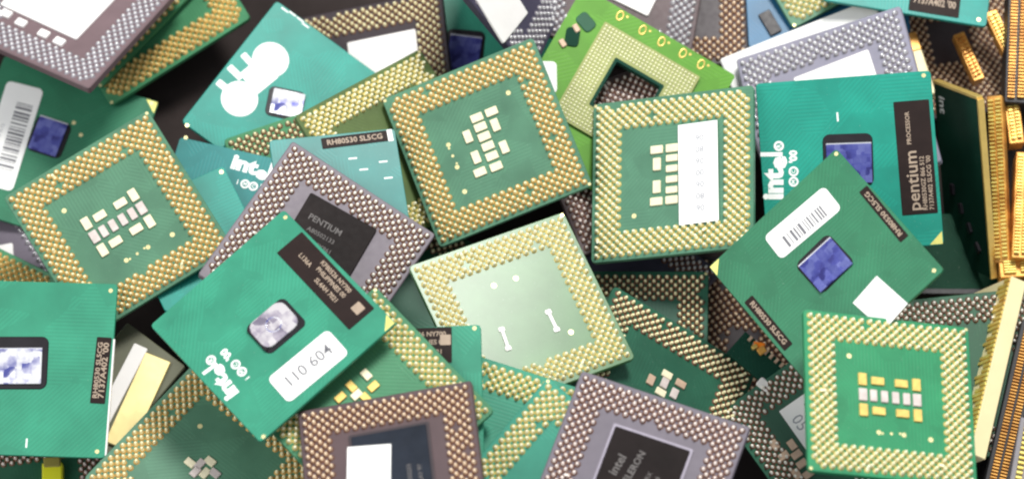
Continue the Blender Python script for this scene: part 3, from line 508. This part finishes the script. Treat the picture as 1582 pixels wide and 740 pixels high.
# ---- chip-side processor
def chip_processor(key, label, board='teal', diem=None, size=(49.5, 49.5), under=True, corner=None, name='flip_chip_processor', text=True):
    t = thing(key, name, label, 'processor', GROUP['C'])
    w, h = size
    part('board', slab(w, h, -1.2, 0, 1.0, 0.15), GREEN[board], t)
    if under and w > 48:
        p = part('pins', pin_mesh(('under', 0), 18, 13, 0, h=1.4), (PIN['gold'], PADM['gold']), t, 0, 0, -1.2, 0, True); p['kind'] = 'stuff'
    if corner is not None:
        sx, sy = ((-1, -1), (1, -1), (1, 1), (-1, 1))[corner]
        a, b = w / 2 - 0.25, h / 2 - 0.25
        tri = [(sx * a, sy * b, 0.03), (sx * (a - 3.6), sy * b, 0.03), (sx * a, sy * (b - 3.6), 0.03)]
        if sx * sy < 0: tri = [tri[0], tri[2], tri[1]]
        part('corner_pad', mesh("corner_pad", tri, [(0, 1, 2)]), M_DOTY, t)
    for _, q in feats(key, 'frame'):
        part('epoxy_bed', slab(q[2], q[3], -0.05, 0.28, 2.0, 0.2, 5), M_EPOXY, t, q[0], q[1], 0, q[4])
    for k, q in feats(key, 'die'):
        m = {'a': M_DIEP, 'f': M_DIE, 'b': M_DIE, 's': M_DIEL, 'w': M_DIEL, 'k': M_EPOXY}[k]
        if k in ('a', 'w'):
            part('epoxy_bed', slab(q[2] + 1.6, q[3] + 1.6, -0.05, 0.2, 1.8, 0.15, 5), M_EPOXY, t, q[0] - 0.5, q[1] - 0.3, 0, q[4])
        part('silicon_die', slab(q[2], q[3], 0, 0.85, 2.6 if k == 'a' else 0.25, 0.12, 4), m, t, q[0], q[1], 0, q[4])
        if k in 'fbs':
            e = {'f': (q[2] / 2, 0, 0.6, q[3]), 'b': (-q[2] * 0.0, q[3] / 2, q[2], 0.7), 's': (0, q[3] / 2, q[2], 0.4)}[k]
            part('die_edge', slab(e[2], e[3], 0.05, 0.80, 0.1, 0.05), M_DIEEDGE, t, *local(q[0], q[1], q[4], e[0], e[1]), 0, q[4])  # pale strip paints a bright bevel highlight along one die side
        if k == 'a':
            part('die_edge', slab(q[2] * 0.9, 0.9, 0.0, 0.75, 0.2, 0.1), M_EPOXY, t, *local(q[0], q[1], q[4], 0.3, -q[3] / 2), 0, q[4])
            part('die_mark', torus(2.2, 0.22), M_DIEL, t, q[0], q[1], 0.84).scale = (1, 1, 0.15)
    for k, q in feats(key, 'label'): label_plate(t, k, q, 0)
    for k, q in feats(key, 'sticker'): sticker(t, k, q, 0.02 if k != 'n' else 0.05)
    for _, q in feats(key, 'logo'): logo(t, q, 0.02)
    for _, q in feats(key, 'mark'): mark(t, q, 0.02)
    for _, q in feats(key, 'dot'): part('gold_dot', disc(0.62, -0.05, 0.06), M_DOT, t, q[0], q[1], 0)
    for _, q in feats(key, 'tick'): part('tick_mark', slab(2.6, 0.5, -0.02, 0.03, 0.1, 0.01), M_WHITE, t, q[0], q[1], 0)  # printed ticks; on the small pale teal chip, glints painted as white streaks
    return t
# ---- ceramic processor
def ceramic_processor(key, label, body='grey', pins='pale', collar='brown', lid=None, rim=None, inner=13, pm=0, lidh=0.7, tlid=None, name='ceramic_processor', pinned=True, ph=1.35):
    t = thing(key, name, label, 'processor', GROUP['G'])
    part('body', slab(49.5, 49.5, -2.4, 0, 0.8, 0.3), CER[body], t)
    if pinned:
        p = part('pins', pin_mesh(('cer', pm, inner, ph), 18, inner, 20 + pm, ri=0.47, h=ph), (PIN[pins], PADM[collar]), t); p['kind'] = 'stuff'
    for _, q in feats(key, 'lid'):
        L = part('lid', slab(q[2], q[3], -0.1, lidh, 0.5, 0.2), lid or M_LID, t, q[0], q[1], 0, q[4])
        if rim: part('lid_rim', ring_slab(q[2] + 1.5, q[3] + 1.5, q[2] + 0.1, q[3] + 0.1, -0.1, lidh * 0.6), rim, t, q[0], q[1], 0, q[4])
        if tlid:
            for (body_, sz, u, v, rt, b) in tlid:
                lettering('printed_text', body_, sz, M_LIDTXT, L, q[2] * u, q[3] * v, lidh + 0.02, rt, b)
    for _, q in feats(key, 'pad'):
        part('capacitor', slab(3.6, 2.6, -0.1, 0.9, 0.3, 0.2), M_PALELID, t, q[0], q[1], 0, 90)
    for k, q in feats(key, 'sticker'): sticker(t, k, q, lidh)
    return t
M_LIDTXT = mat("lid_lettering", (0.120, 0.110, 0.108), 0.6, 0, 0.15, 3000)

# ------------------------------------------------------------------ the surface under the heap
fl = mesh("floor", [(-1.5, -1.5, 0), (1.5, -1.5, 0), (1.5, 1.5, 0), (-1.5, 1.5, 0)], [(0, 1, 2, 3)])
fo = bpy.data.objects.new("floor", fl); col.objects.link(fo); setmat(fo, M_FLOOR)
fo['kind'] = 'structure'; fo['label'] = 'dark surface under the heap of processors'

# ------------------------------------------------------------------ the heap, from the bottom up
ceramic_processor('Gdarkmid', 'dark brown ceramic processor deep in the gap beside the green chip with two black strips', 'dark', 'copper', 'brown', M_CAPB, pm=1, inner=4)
ceramic_processor('Gpurpgap', 'dark purple ceramic processor glimpsed between the glaring chip and the stickered pin chip', 'navy', 'silver', 'brown', pm=2)
ceramic_processor('Gpink', 'dark ceramic processor with rose pins seen through the lime board', 'brown', 'rose', 'brown', pm=3, inner=3)
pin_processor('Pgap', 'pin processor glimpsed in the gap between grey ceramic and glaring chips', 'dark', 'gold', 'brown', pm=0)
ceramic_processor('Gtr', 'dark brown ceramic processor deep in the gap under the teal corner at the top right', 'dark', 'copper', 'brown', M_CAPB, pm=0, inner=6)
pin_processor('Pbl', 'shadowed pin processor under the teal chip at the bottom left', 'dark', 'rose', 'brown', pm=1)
ceramic_processor('Gleft', 'purple ceramic processor with silver pins peeping out at the left edge', 'violet', 'silver', 'grey', M_PALELID, pm=1)
pin_processor('Porange', 'pin processor with orange pins just above the teal chip at the left edge', 'leaf', 'amber', 'gold', pm=2)
chip_processor('C9', 'teal processor with a blue die behind the tilted white lid at the top', 'tealgreen')
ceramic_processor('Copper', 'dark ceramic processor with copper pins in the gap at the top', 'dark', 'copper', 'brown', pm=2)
chip_processor('Cblue', 'blue processor with a dark pale-topped block in the gap at the top', 'blue')
pin_processor('Pcream', 'pin processor with cream pins poking up behind the steel grey ceramic one', 'sage', 'cream', 'olive', pm=3)
ceramic_processor('Gwhite', 'blank white ceramic processor under the steel grey one', 'white', pinned=False)
ceramic_processor('G8', 'brown ceramic processor with pale lid above the lime board', 'brown', 'silver', 'grey', M_PALELID, pm=2)
chip_processor('C10', 'teal processor with brown label cut off by the top edge', 'teal')
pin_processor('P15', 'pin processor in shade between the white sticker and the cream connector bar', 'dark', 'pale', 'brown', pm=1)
ceramic_processor('G7', 'navy ceramic processor with silver pins and white lid tilted steeply at the top', 'navy', 'silver', 'grey', M_PALELID, pm=1, inner=13, ph=0.5)
pin_processor('a3', 'green processor with orange-gold pins lying lower of the two beside the white-lidded one', 'leaf', 'amber', 'gold', pm=2)
pin_processor('a2', 'green processor wedged between the mauve white-lidded one and an orange-gold pin chip', 'leaf', 'gold', 'gold', pm=1)
ceramic_processor('G6', 'black ceramic processor with golden pins and white lid at the top', 'dark', 'gold', 'brown', M_PALELID, pm=3)
chip_processor('C8', 'dark green processor with blue die and tall barcode sticker at the left edge', 'mid', corner=1)
ceramic_processor('G4', 'mauve ceramic processor with big white lid in the top left corner', 'mauve', 'silver', 'grey', M_PALELID, pm=2, inner=13, ph=0.75)
c5 = chip_processor('C5', 'teal processor with two big white round blots', 'teal')
pin_processor('P13', 'pin processor whose pin corner shows above the small teal chip with a dark strip', 'leaf', 'gold', 'brown', pm=3)
pin_processor('P12', 'olive pin processor leaning across the teal chip with white blots', 'olive', 'cream', 'olive', pm=2)
chip_processor('C7', 'blue-green processor with white maker lettering between two pin processors', 'blueteal')
chip_processor('C7b', 'plain bright teal processor corner beside the white maker lettering', 'teal', size=(34, 34))
chip_processor('C6', 'small pale teal processor with a dark strip label along its top', 'blueteal', size=(38, 40))
pin_processor('P1', 'sage green pin processor with cream pads beside the barcode sticker', 'sage', 'gold', 'gold', CAP_A, [M_CAP, M_CAP, M_CAP, M_CAP, M_CAPV], pm=0)
ceramic_processor('G1', 'grey ceramic processor with black lid, half under the chip with the numbered sticker', 'grey', 'pale', 'brown', M_LID, pm=0,
    tlid=[('PENTIUM', 2.6, -0.12, 0.27, 0, 0.04), ('A80502133', 1.9, -0.10, 0.15, 0, 0.02), ('SX961', 1.9, 0.02, 0.04, 0, 0.02), ('intel', 2.8, 0.18, -0.12, 0, 0.04), ('ICOMP 92', 1.6, 0.18, -0.24, 0, 0.02)])
pin_processor('P2', 'sage green pin processor with slanted cream pads in the upper middle', 'sage', 'gold', 'gold', CAP_B, [M_CAP], pm=1)
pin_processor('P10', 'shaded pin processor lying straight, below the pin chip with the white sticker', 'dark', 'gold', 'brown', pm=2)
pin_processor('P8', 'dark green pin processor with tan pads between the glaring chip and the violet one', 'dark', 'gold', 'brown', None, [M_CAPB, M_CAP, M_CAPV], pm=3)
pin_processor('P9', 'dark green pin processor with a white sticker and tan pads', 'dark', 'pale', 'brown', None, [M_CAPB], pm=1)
pin_processor('P4', 'pale green pin processor washed with glare in the middle', 'glare', 'cream', 'olive', pm=0)
pin_processor('P11a', 'teal-backed pin processor whose pin row runs along the glaring chip', 'tealgreen', 'cream', 'olive', pm=2)
chip_processor('C11', 'teal processor with black label at the lower corner of the glaring chip', 'tealgreen')
pin_processor('P7', 'green pin processor with gold pads beneath the chip with the numbered sticker', 'leaf', 'cream', 'olive', None, [M_CAP, M_CAPG, M_CAPG], pm=3)
pin_processor('P6', 'sage pin processor in the lower left under the numbered-sticker chip', 'sage', 'gold', 'gold', None, [M_CAP, M_CAPV], pm=1)
pin_processor('P11b', 'teal-green pin processor between the brown and the violet ceramic ones', 'tealgreen', 'cream', 'olive', pm=0)
chip_processor('C2', 'large teal processor with a brown label and white maker lettering', 'teal', corner=0)
ceramic_processor('G5', 'steel grey ceramic processor with silver pins and white lid', 'steel', 'silver', 'grey', M_PALELID, pm=0)
pin_processor('P3', 'green pin processor with a tall white sticker over its pads', 'sage', 'cream', 'olive', CAP_A, [M_CAP], pm=2)
chip_processor('C3', 'mid green processor with barcode sticker, blue die and white patch', 'mid', corner=2)
c4 = chip_processor('C4', 'teal green processor with lilac die cut off by the left edge', 'tealgreen')
pin_processor('P5', 'vivid green pin processor with golden pads in the lower right', 'vivid', 'cream', 'olive', CAP_A, [M_CAPG, M_CAPG, M_CAPG, M_CAPG, M_CAPV], pm=3)
ceramic_processor('G2', 'brown ceramic processor with copper pins and a white sticker on its blue lid', 'brown', 'copper', 'brown', M_BLUELID, rim=CER['dark'], pm=1, inner=13, tlid=[('A80503233', 1.7, 0.22, -0.12, 90, 0.02), ('MALAY 97', 1.7, 0.36, -0.14, 90, 0.02)])
ceramic_processor('G3', 'violet-grey ceramic processor with rose pins and light-rimmed black lid', 'violet', 'rose', 'brown', M_LID, rim=M_RIM, pm=0,
    tlid=[('intel', 3.6, -0.30, 0.10, 80, 0.05), ('CELERON', 2.7, -0.10, 0.10, 80, 0.05), ('FV524RX', 1.8, 0.1, 0.0, 80, 0.0), ('400 128', 1.8, 0.22, 0.0, 80, 0.0)])
chip_processor('C1', 'teal green processor with numbered white sticker and black label in the left middle', 'tealgreen', corner=0)

part('chipped_edge', slab(33, 0.5, -1.0, -0.02, 0.1, 0.05), M_PALELID, c4, -7.5, -24.85, 0)
# white blots on the teal chip
for _, q in feats('C5', 'blob'):
    r = math.hypot(q[2] - q[0], q[3] - q[1])
    part('white_blot', disc(5.7, -0.02, 0.07, 28), M_WHITE, c5, q[0], q[1], 0)
for kind in ('neck', 'tab'):
    for _, q in feats('C5', kind):
        part('white_blot', slab(q[2] + (1.5 if kind == 'neck' else 1.2), q[3] + (3.5 if kind == 'neck' else 0), -0.02, 0.065 if kind == 'neck' else 0.06, 0.3, 0.02), M_WHITE, c5, q[0] + 0.6, q[1], 0, q[4])

# ---- lime board with a raised fine-grid frame
def ring_off(w, h, wi, hi, ox, oy, z0, z1, r=0.8):
    o = rrect(w, h, r, 2); i_ = [(x + ox, y + oy) for x, y in rrect(wi, hi, 0.3, 2)]; k = len(o)
    v = [(x, y, z0) for x, y in o] + [(x, y, z1) for x, y in o] + [(x, y, z1) for x, y in i_] + [(x, y, z0) for x, y in i_]
    f = []
    for a in (0, k, 2 * k):
        for j in range(k): f.append((a + j, a + (j + 1) % k, a + k + (j + 1) % k, a + k + j))
    return mesh("holed_board", v, f)
t = thing('B1', 'socket_board', 'lime green board with a fine cream grid frame', 'circuit board', GROUP['B'])
gx, gy = 18.9 - 15.4, 14.6 - 15.4
part('board', ring_off(49.5, 49.5, 15.4, 15.4, gx, gy, -1.6, 0), GREEN['lime'], t)
part('grid_frame', ring_slab(30.8, 30.8, 15.0, 15.0, -0.05, 0.9), mat("grid_frame_cream", (0.300, 0.330, 0.110), 0.5, 0, 0.15, 1500), t, gx, gy, 0)
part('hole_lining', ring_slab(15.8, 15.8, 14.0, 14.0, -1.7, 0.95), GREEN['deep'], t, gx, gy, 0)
v = []; f = []
n = 28; pt = 30.0 / n
for i in range(n):
    for j in range(n):
        x = (i - (n - 1) / 2) * pt; y = (j - (n - 1) / 2) * pt
        if max(abs(x), abs(y)) < 8.2: continue
        b = len(v)
        for k in range(5):
            a = 2 * math.pi * k / 5; v.append((x + 0.36 * math.cos(a), y + 0.36 * math.sin(a), 0.88))
        for k in range(5):
            a = 2 * math.pi * k / 5; v.append((x + 0.24 * math.cos(a), y + 0.24 * math.sin(a), 1.18))
        v.append((x, y, 1.27))
        for k in range(5):
            f.append((b + k, b + (k + 1) % 5, b + 5 + (k + 1) % 5, b + 5 + k)); f.append((b + 5 + k, b + 5 + (k + 1) % 5, b + 10))
o = part('contact_grid', mesh("contact_grid", v, f, smooth=True), PIN['cream'], t, gx, gy, 0); o['kind'] = 'stuff'
for _, q in feats('B1', 'ring'):
    o = part('gold_ring', torus(1.1, 0.24), M_CAPG, t, q[0], q[1], 0.02); o.scale = (1.2, 0.8, 0.4)
    part('gold_dot', disc(0.35, -0.05, 0.06), M_CAPG, t, q[0] + 0.8, q[1] - 1.9, 0)
for i, (_, q) in enumerate(feats('B1', 'blk')):
    part('component', slab(5.5, 4.0, -0.05, 0.4, 1.2, 0.2, 4), GREEN['deep'] if i == 0 else GREEN['dark'], t, q[0], q[1], 0, 20 + 50 * i)
    part('component', slab(2.4, 1.6, -0.05, 0.7, 0.3, 0.2), M_CAPB, t, q[0] - 3.0, q[1] + 1.5, 0, 60)
part('sticker', slab(9, 8, 0, 0.1, 1.2, 0.02, 4), M_PAPER, t, *(-4.0, 22.0), 0.02, 30)

# ---- olive package with white strip and gold plate
t = thing('Golive', 'ceramic_package', 'olive ceramic package with a pale gold plate and a white strip', 'processor', GROUP['G'])
part('body', slab(22, 34, -2.4, 0, 0.6, 0.3), CER['olive'], t)
for _, q in feats('Golive', 'strip'): part('white_strip', slab(q[2], q[3], -0.1, 0.9, 0.4, 0.2), M_PALELID, t, q[0], q[1], 0, q[4])
for _, q in feats('Golive', 'gold'): part('gold_plate', slab(q[2] + 1, q[3], -0.1, 1.2, 0.4, 0.2), M_GOLDLID, t, q[0], q[1], 0, q[4])

# ---- dark boards
t = thing('D1', 'dark_board', 'dark green bare board lying in shade behind the barcode-sticker chip', 'circuit board', GROUP['B'])
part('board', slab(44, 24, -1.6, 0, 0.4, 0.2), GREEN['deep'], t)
part('edge_strip', slab(44, 1.6, -1.7, 0.6, 0.2, 0.1), M_BLACKP, t, 0, -12.6, 0)
t = thing('D2', 'dark_board', 'dark green board standing steeply beside the golden contacts', 'circuit board', GROUP['B'])
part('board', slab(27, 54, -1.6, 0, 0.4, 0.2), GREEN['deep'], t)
part('copper_edge', slab(27, 0.9, -1.7, 0.25, 0.2, 0.1), M_CAPG, t, 0, 27.3, 0)
part('copper_edge', slab(0.9, 54, -1.7, 0.25, 0.2, 0.1), M_CAPG, t, 13.8, 0, 0)
lettering('printed_text', 'int', 5.0, M_WHITE, t, -9, 21, 0.03, -90, 0.12)
for i in range(4):
    part('component', slab(2.0, 3.2, -0.05, 0.8, 0.2, 0.15), M_EPOXY, t, -6 + i * 4.4, -4 - i * 5, 0, 15 * i)
t = thing('slotbit', 'slot_card', 'small dark card corner with an orange blob and gold teeth', 'circuit board', GROUP['B'])
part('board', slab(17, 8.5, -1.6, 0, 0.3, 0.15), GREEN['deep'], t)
def teeth(w, n, along, tw, th, dz=0.3):
    v = []; f = []
    for i in range(n):
        y = (i - (n - 1) / 2) * along
        b = len(v)
        for z in (-0.1, dz):
            for sx, sy in ((-1, -1), (1, -1), (1, 1), (-1, 1)):
                v.append((sx * w / 2 * (1 if z < 0 else 0.9), y + sy * tw / 2 * (1 if z < 0 else 0.75), z + th))
        f += [(b + 4, b + 5, b + 6, b + 7)] + [(b + k, b + (k + 1) % 4, b + 4 + (k + 1) % 4, b + 4 + k) for k in range(4)]
    return mesh("teeth", v, f)
o = part('gold_teeth', teeth(1.6, 7, 2.0, 1.1, 0, 0.8), M_CAPB, t, 0, 3.4, 0, 90); o['kind'] = 'stuff'
for k_, (bx, by, bw, bh, br) in enumerate(((-2.8, 3.6, 3.4, 1.8, 30), (-1.2, 2.8, 2.2, 2.4, -15), (-3.4, 2.2, 1.8, 1.2, 70))):
    part('orange_fragment', slab(bw, bh, -0.1, 0.9 + 0.3 * k_, 0.3, 0.25), (M_ORANGE, M_CUF, M_CAPG)[k_], t, bx, by, 0, br)
part('white_end', slab(4.6, 3.0, -0.1, 0.9, 0.6, 0.3), M_PALELID, t, 6.2, -4.6, 0)

# ---- edge connectors standing at the right side
def connector(key, label, w, L, body, fing, n, cover=0.8, side=None, name='edge_connector', tw=0.55, depth=32, dz=1.1, rows=2):
    t = thing(key, name, label, 'connector', GROUP['K'])
    part('body', slab(w, L, -depth, 0, 0.25, 0.25), body, t)
    if fing:
        n = int(n * 1.3); pw = w * cover / rows
        for r_ in range(rows):
            o = part('contacts', teeth(pw * 0.78, n, (L - 2) / n, (L - 2) / n * tw, 0, dz), fing, t, (r_ - (rows - 1) / 2) * pw, 0.25 * r_, 0); o['kind'] = 'stuff'
    if side:
        # contacts running down the flank
        v = []; f = []
        m_ = int(L / 1.5)
        for i in range(m_):
            y = (i - (m_ - 1) / 2) * 1.5; b = len(v); hh = 6 + 2.5 * math.sin(i * 1.7)
            for x in (0.2, -0.5):
                for zz, yy in ((-hh, -0.45), (-0.6, -0.45), (-0.6, 0.45), (-hh, 0.45)): v.append((x, y + yy, zz))
            f += [(b + 4, b + 5, b + 6, b + 7)] + [(b + k, b + (k + 1) % 4, b + 4 + (k + 1) % 4, b + 4 + k) for k in range(4)]
        o = part('side_contacts', mesh("side_contacts", v, f), side, t, -w / 2, 0, 0); o['kind'] = 'stuff'
    return t
connector('K1', 'tall narrow strip of golden contacts beside the steep dark board', 4.5, 50, M_CUF, M_FING, 32, 0.95, depth=5)
connector('K2', 'block of orange-gold contacts cut off by the right edge, mid height', 7, 33, M_CUF, M_FING, 24, 0.95, depth=8, rows=3)
connector('K0', 'short copper comb lying slanted beside the teal corner at the top right', 4, 17, M_CUF, M_FING, 10, 0.8, depth=4)
connector('K5', 'brown comb of copper contacts in the top right corner', 6.5, 36, M_BLACKP, M_CUF, 26, 0.9, tw=0.5, depth=10)
connector('K3', 'cream connector bar with orange contacts beside the vivid green chip', 5, 56, M_BAR, None, 0, side=M_FING)
connector('K4', 'dark comb of copper teeth along the cream connector bar', 7, 56, M_BLACKP, M_CUF, 44, 0.75, tw=0.5)
connector('K7', 'orange block in the bottom right corner', 7, 24, M_GREYP, M_FING, 12, 0.7)
t = thing('K6', 'edge_connector', 'short gold and orange connector beside the steel grey ceramic processor', 'connector', GROUP['K'])
part('body', slab(3.5, 20, -6, 0, 0.3, 0.3), M_BAR, t)
part('orange_end', slab(3.6, 6, -5, 0.3, 0.3, 0.3), M_CUF, t, 0, 7.5, 0)
connector('K8', 'small rusty copper comb in the dark gap below the teal corner at the top right', 3.5, 16, M_CUF, M_CUF, 9, 0.8, depth=4)
connector('K9', 'short yellow-gold comb between the tall golden strip and the brown comb', 4.5, 14, M_CUF, M_FING, 9, 0.8, depth=6)
connector('K10', 'pale gold comb at the right edge near the top', 4, 18, M_CUF, M_FING, 11, 0.8, depth=6)
connector('K11', 'low orange comb just above the cream connector bar', 11, 6, M_CUF, M_FING, 4, 0.9, depth=5)
# ---- yellow jumper
t = thing('Yj', 'jumper_block', 'small bright yellow plastic block under the teal chip at the bottom left', 'connector')
part('body', slab(6, 9, -6, 0, 0.5, 0.4), M_YELLOW, t)
part('cap', slab(5, 3, -1, 0.8, 0.5, 0.3), mat("olive_plastic", (0.30, 0.26, 0.06), 0.4), t, 0, 4.5, 0)
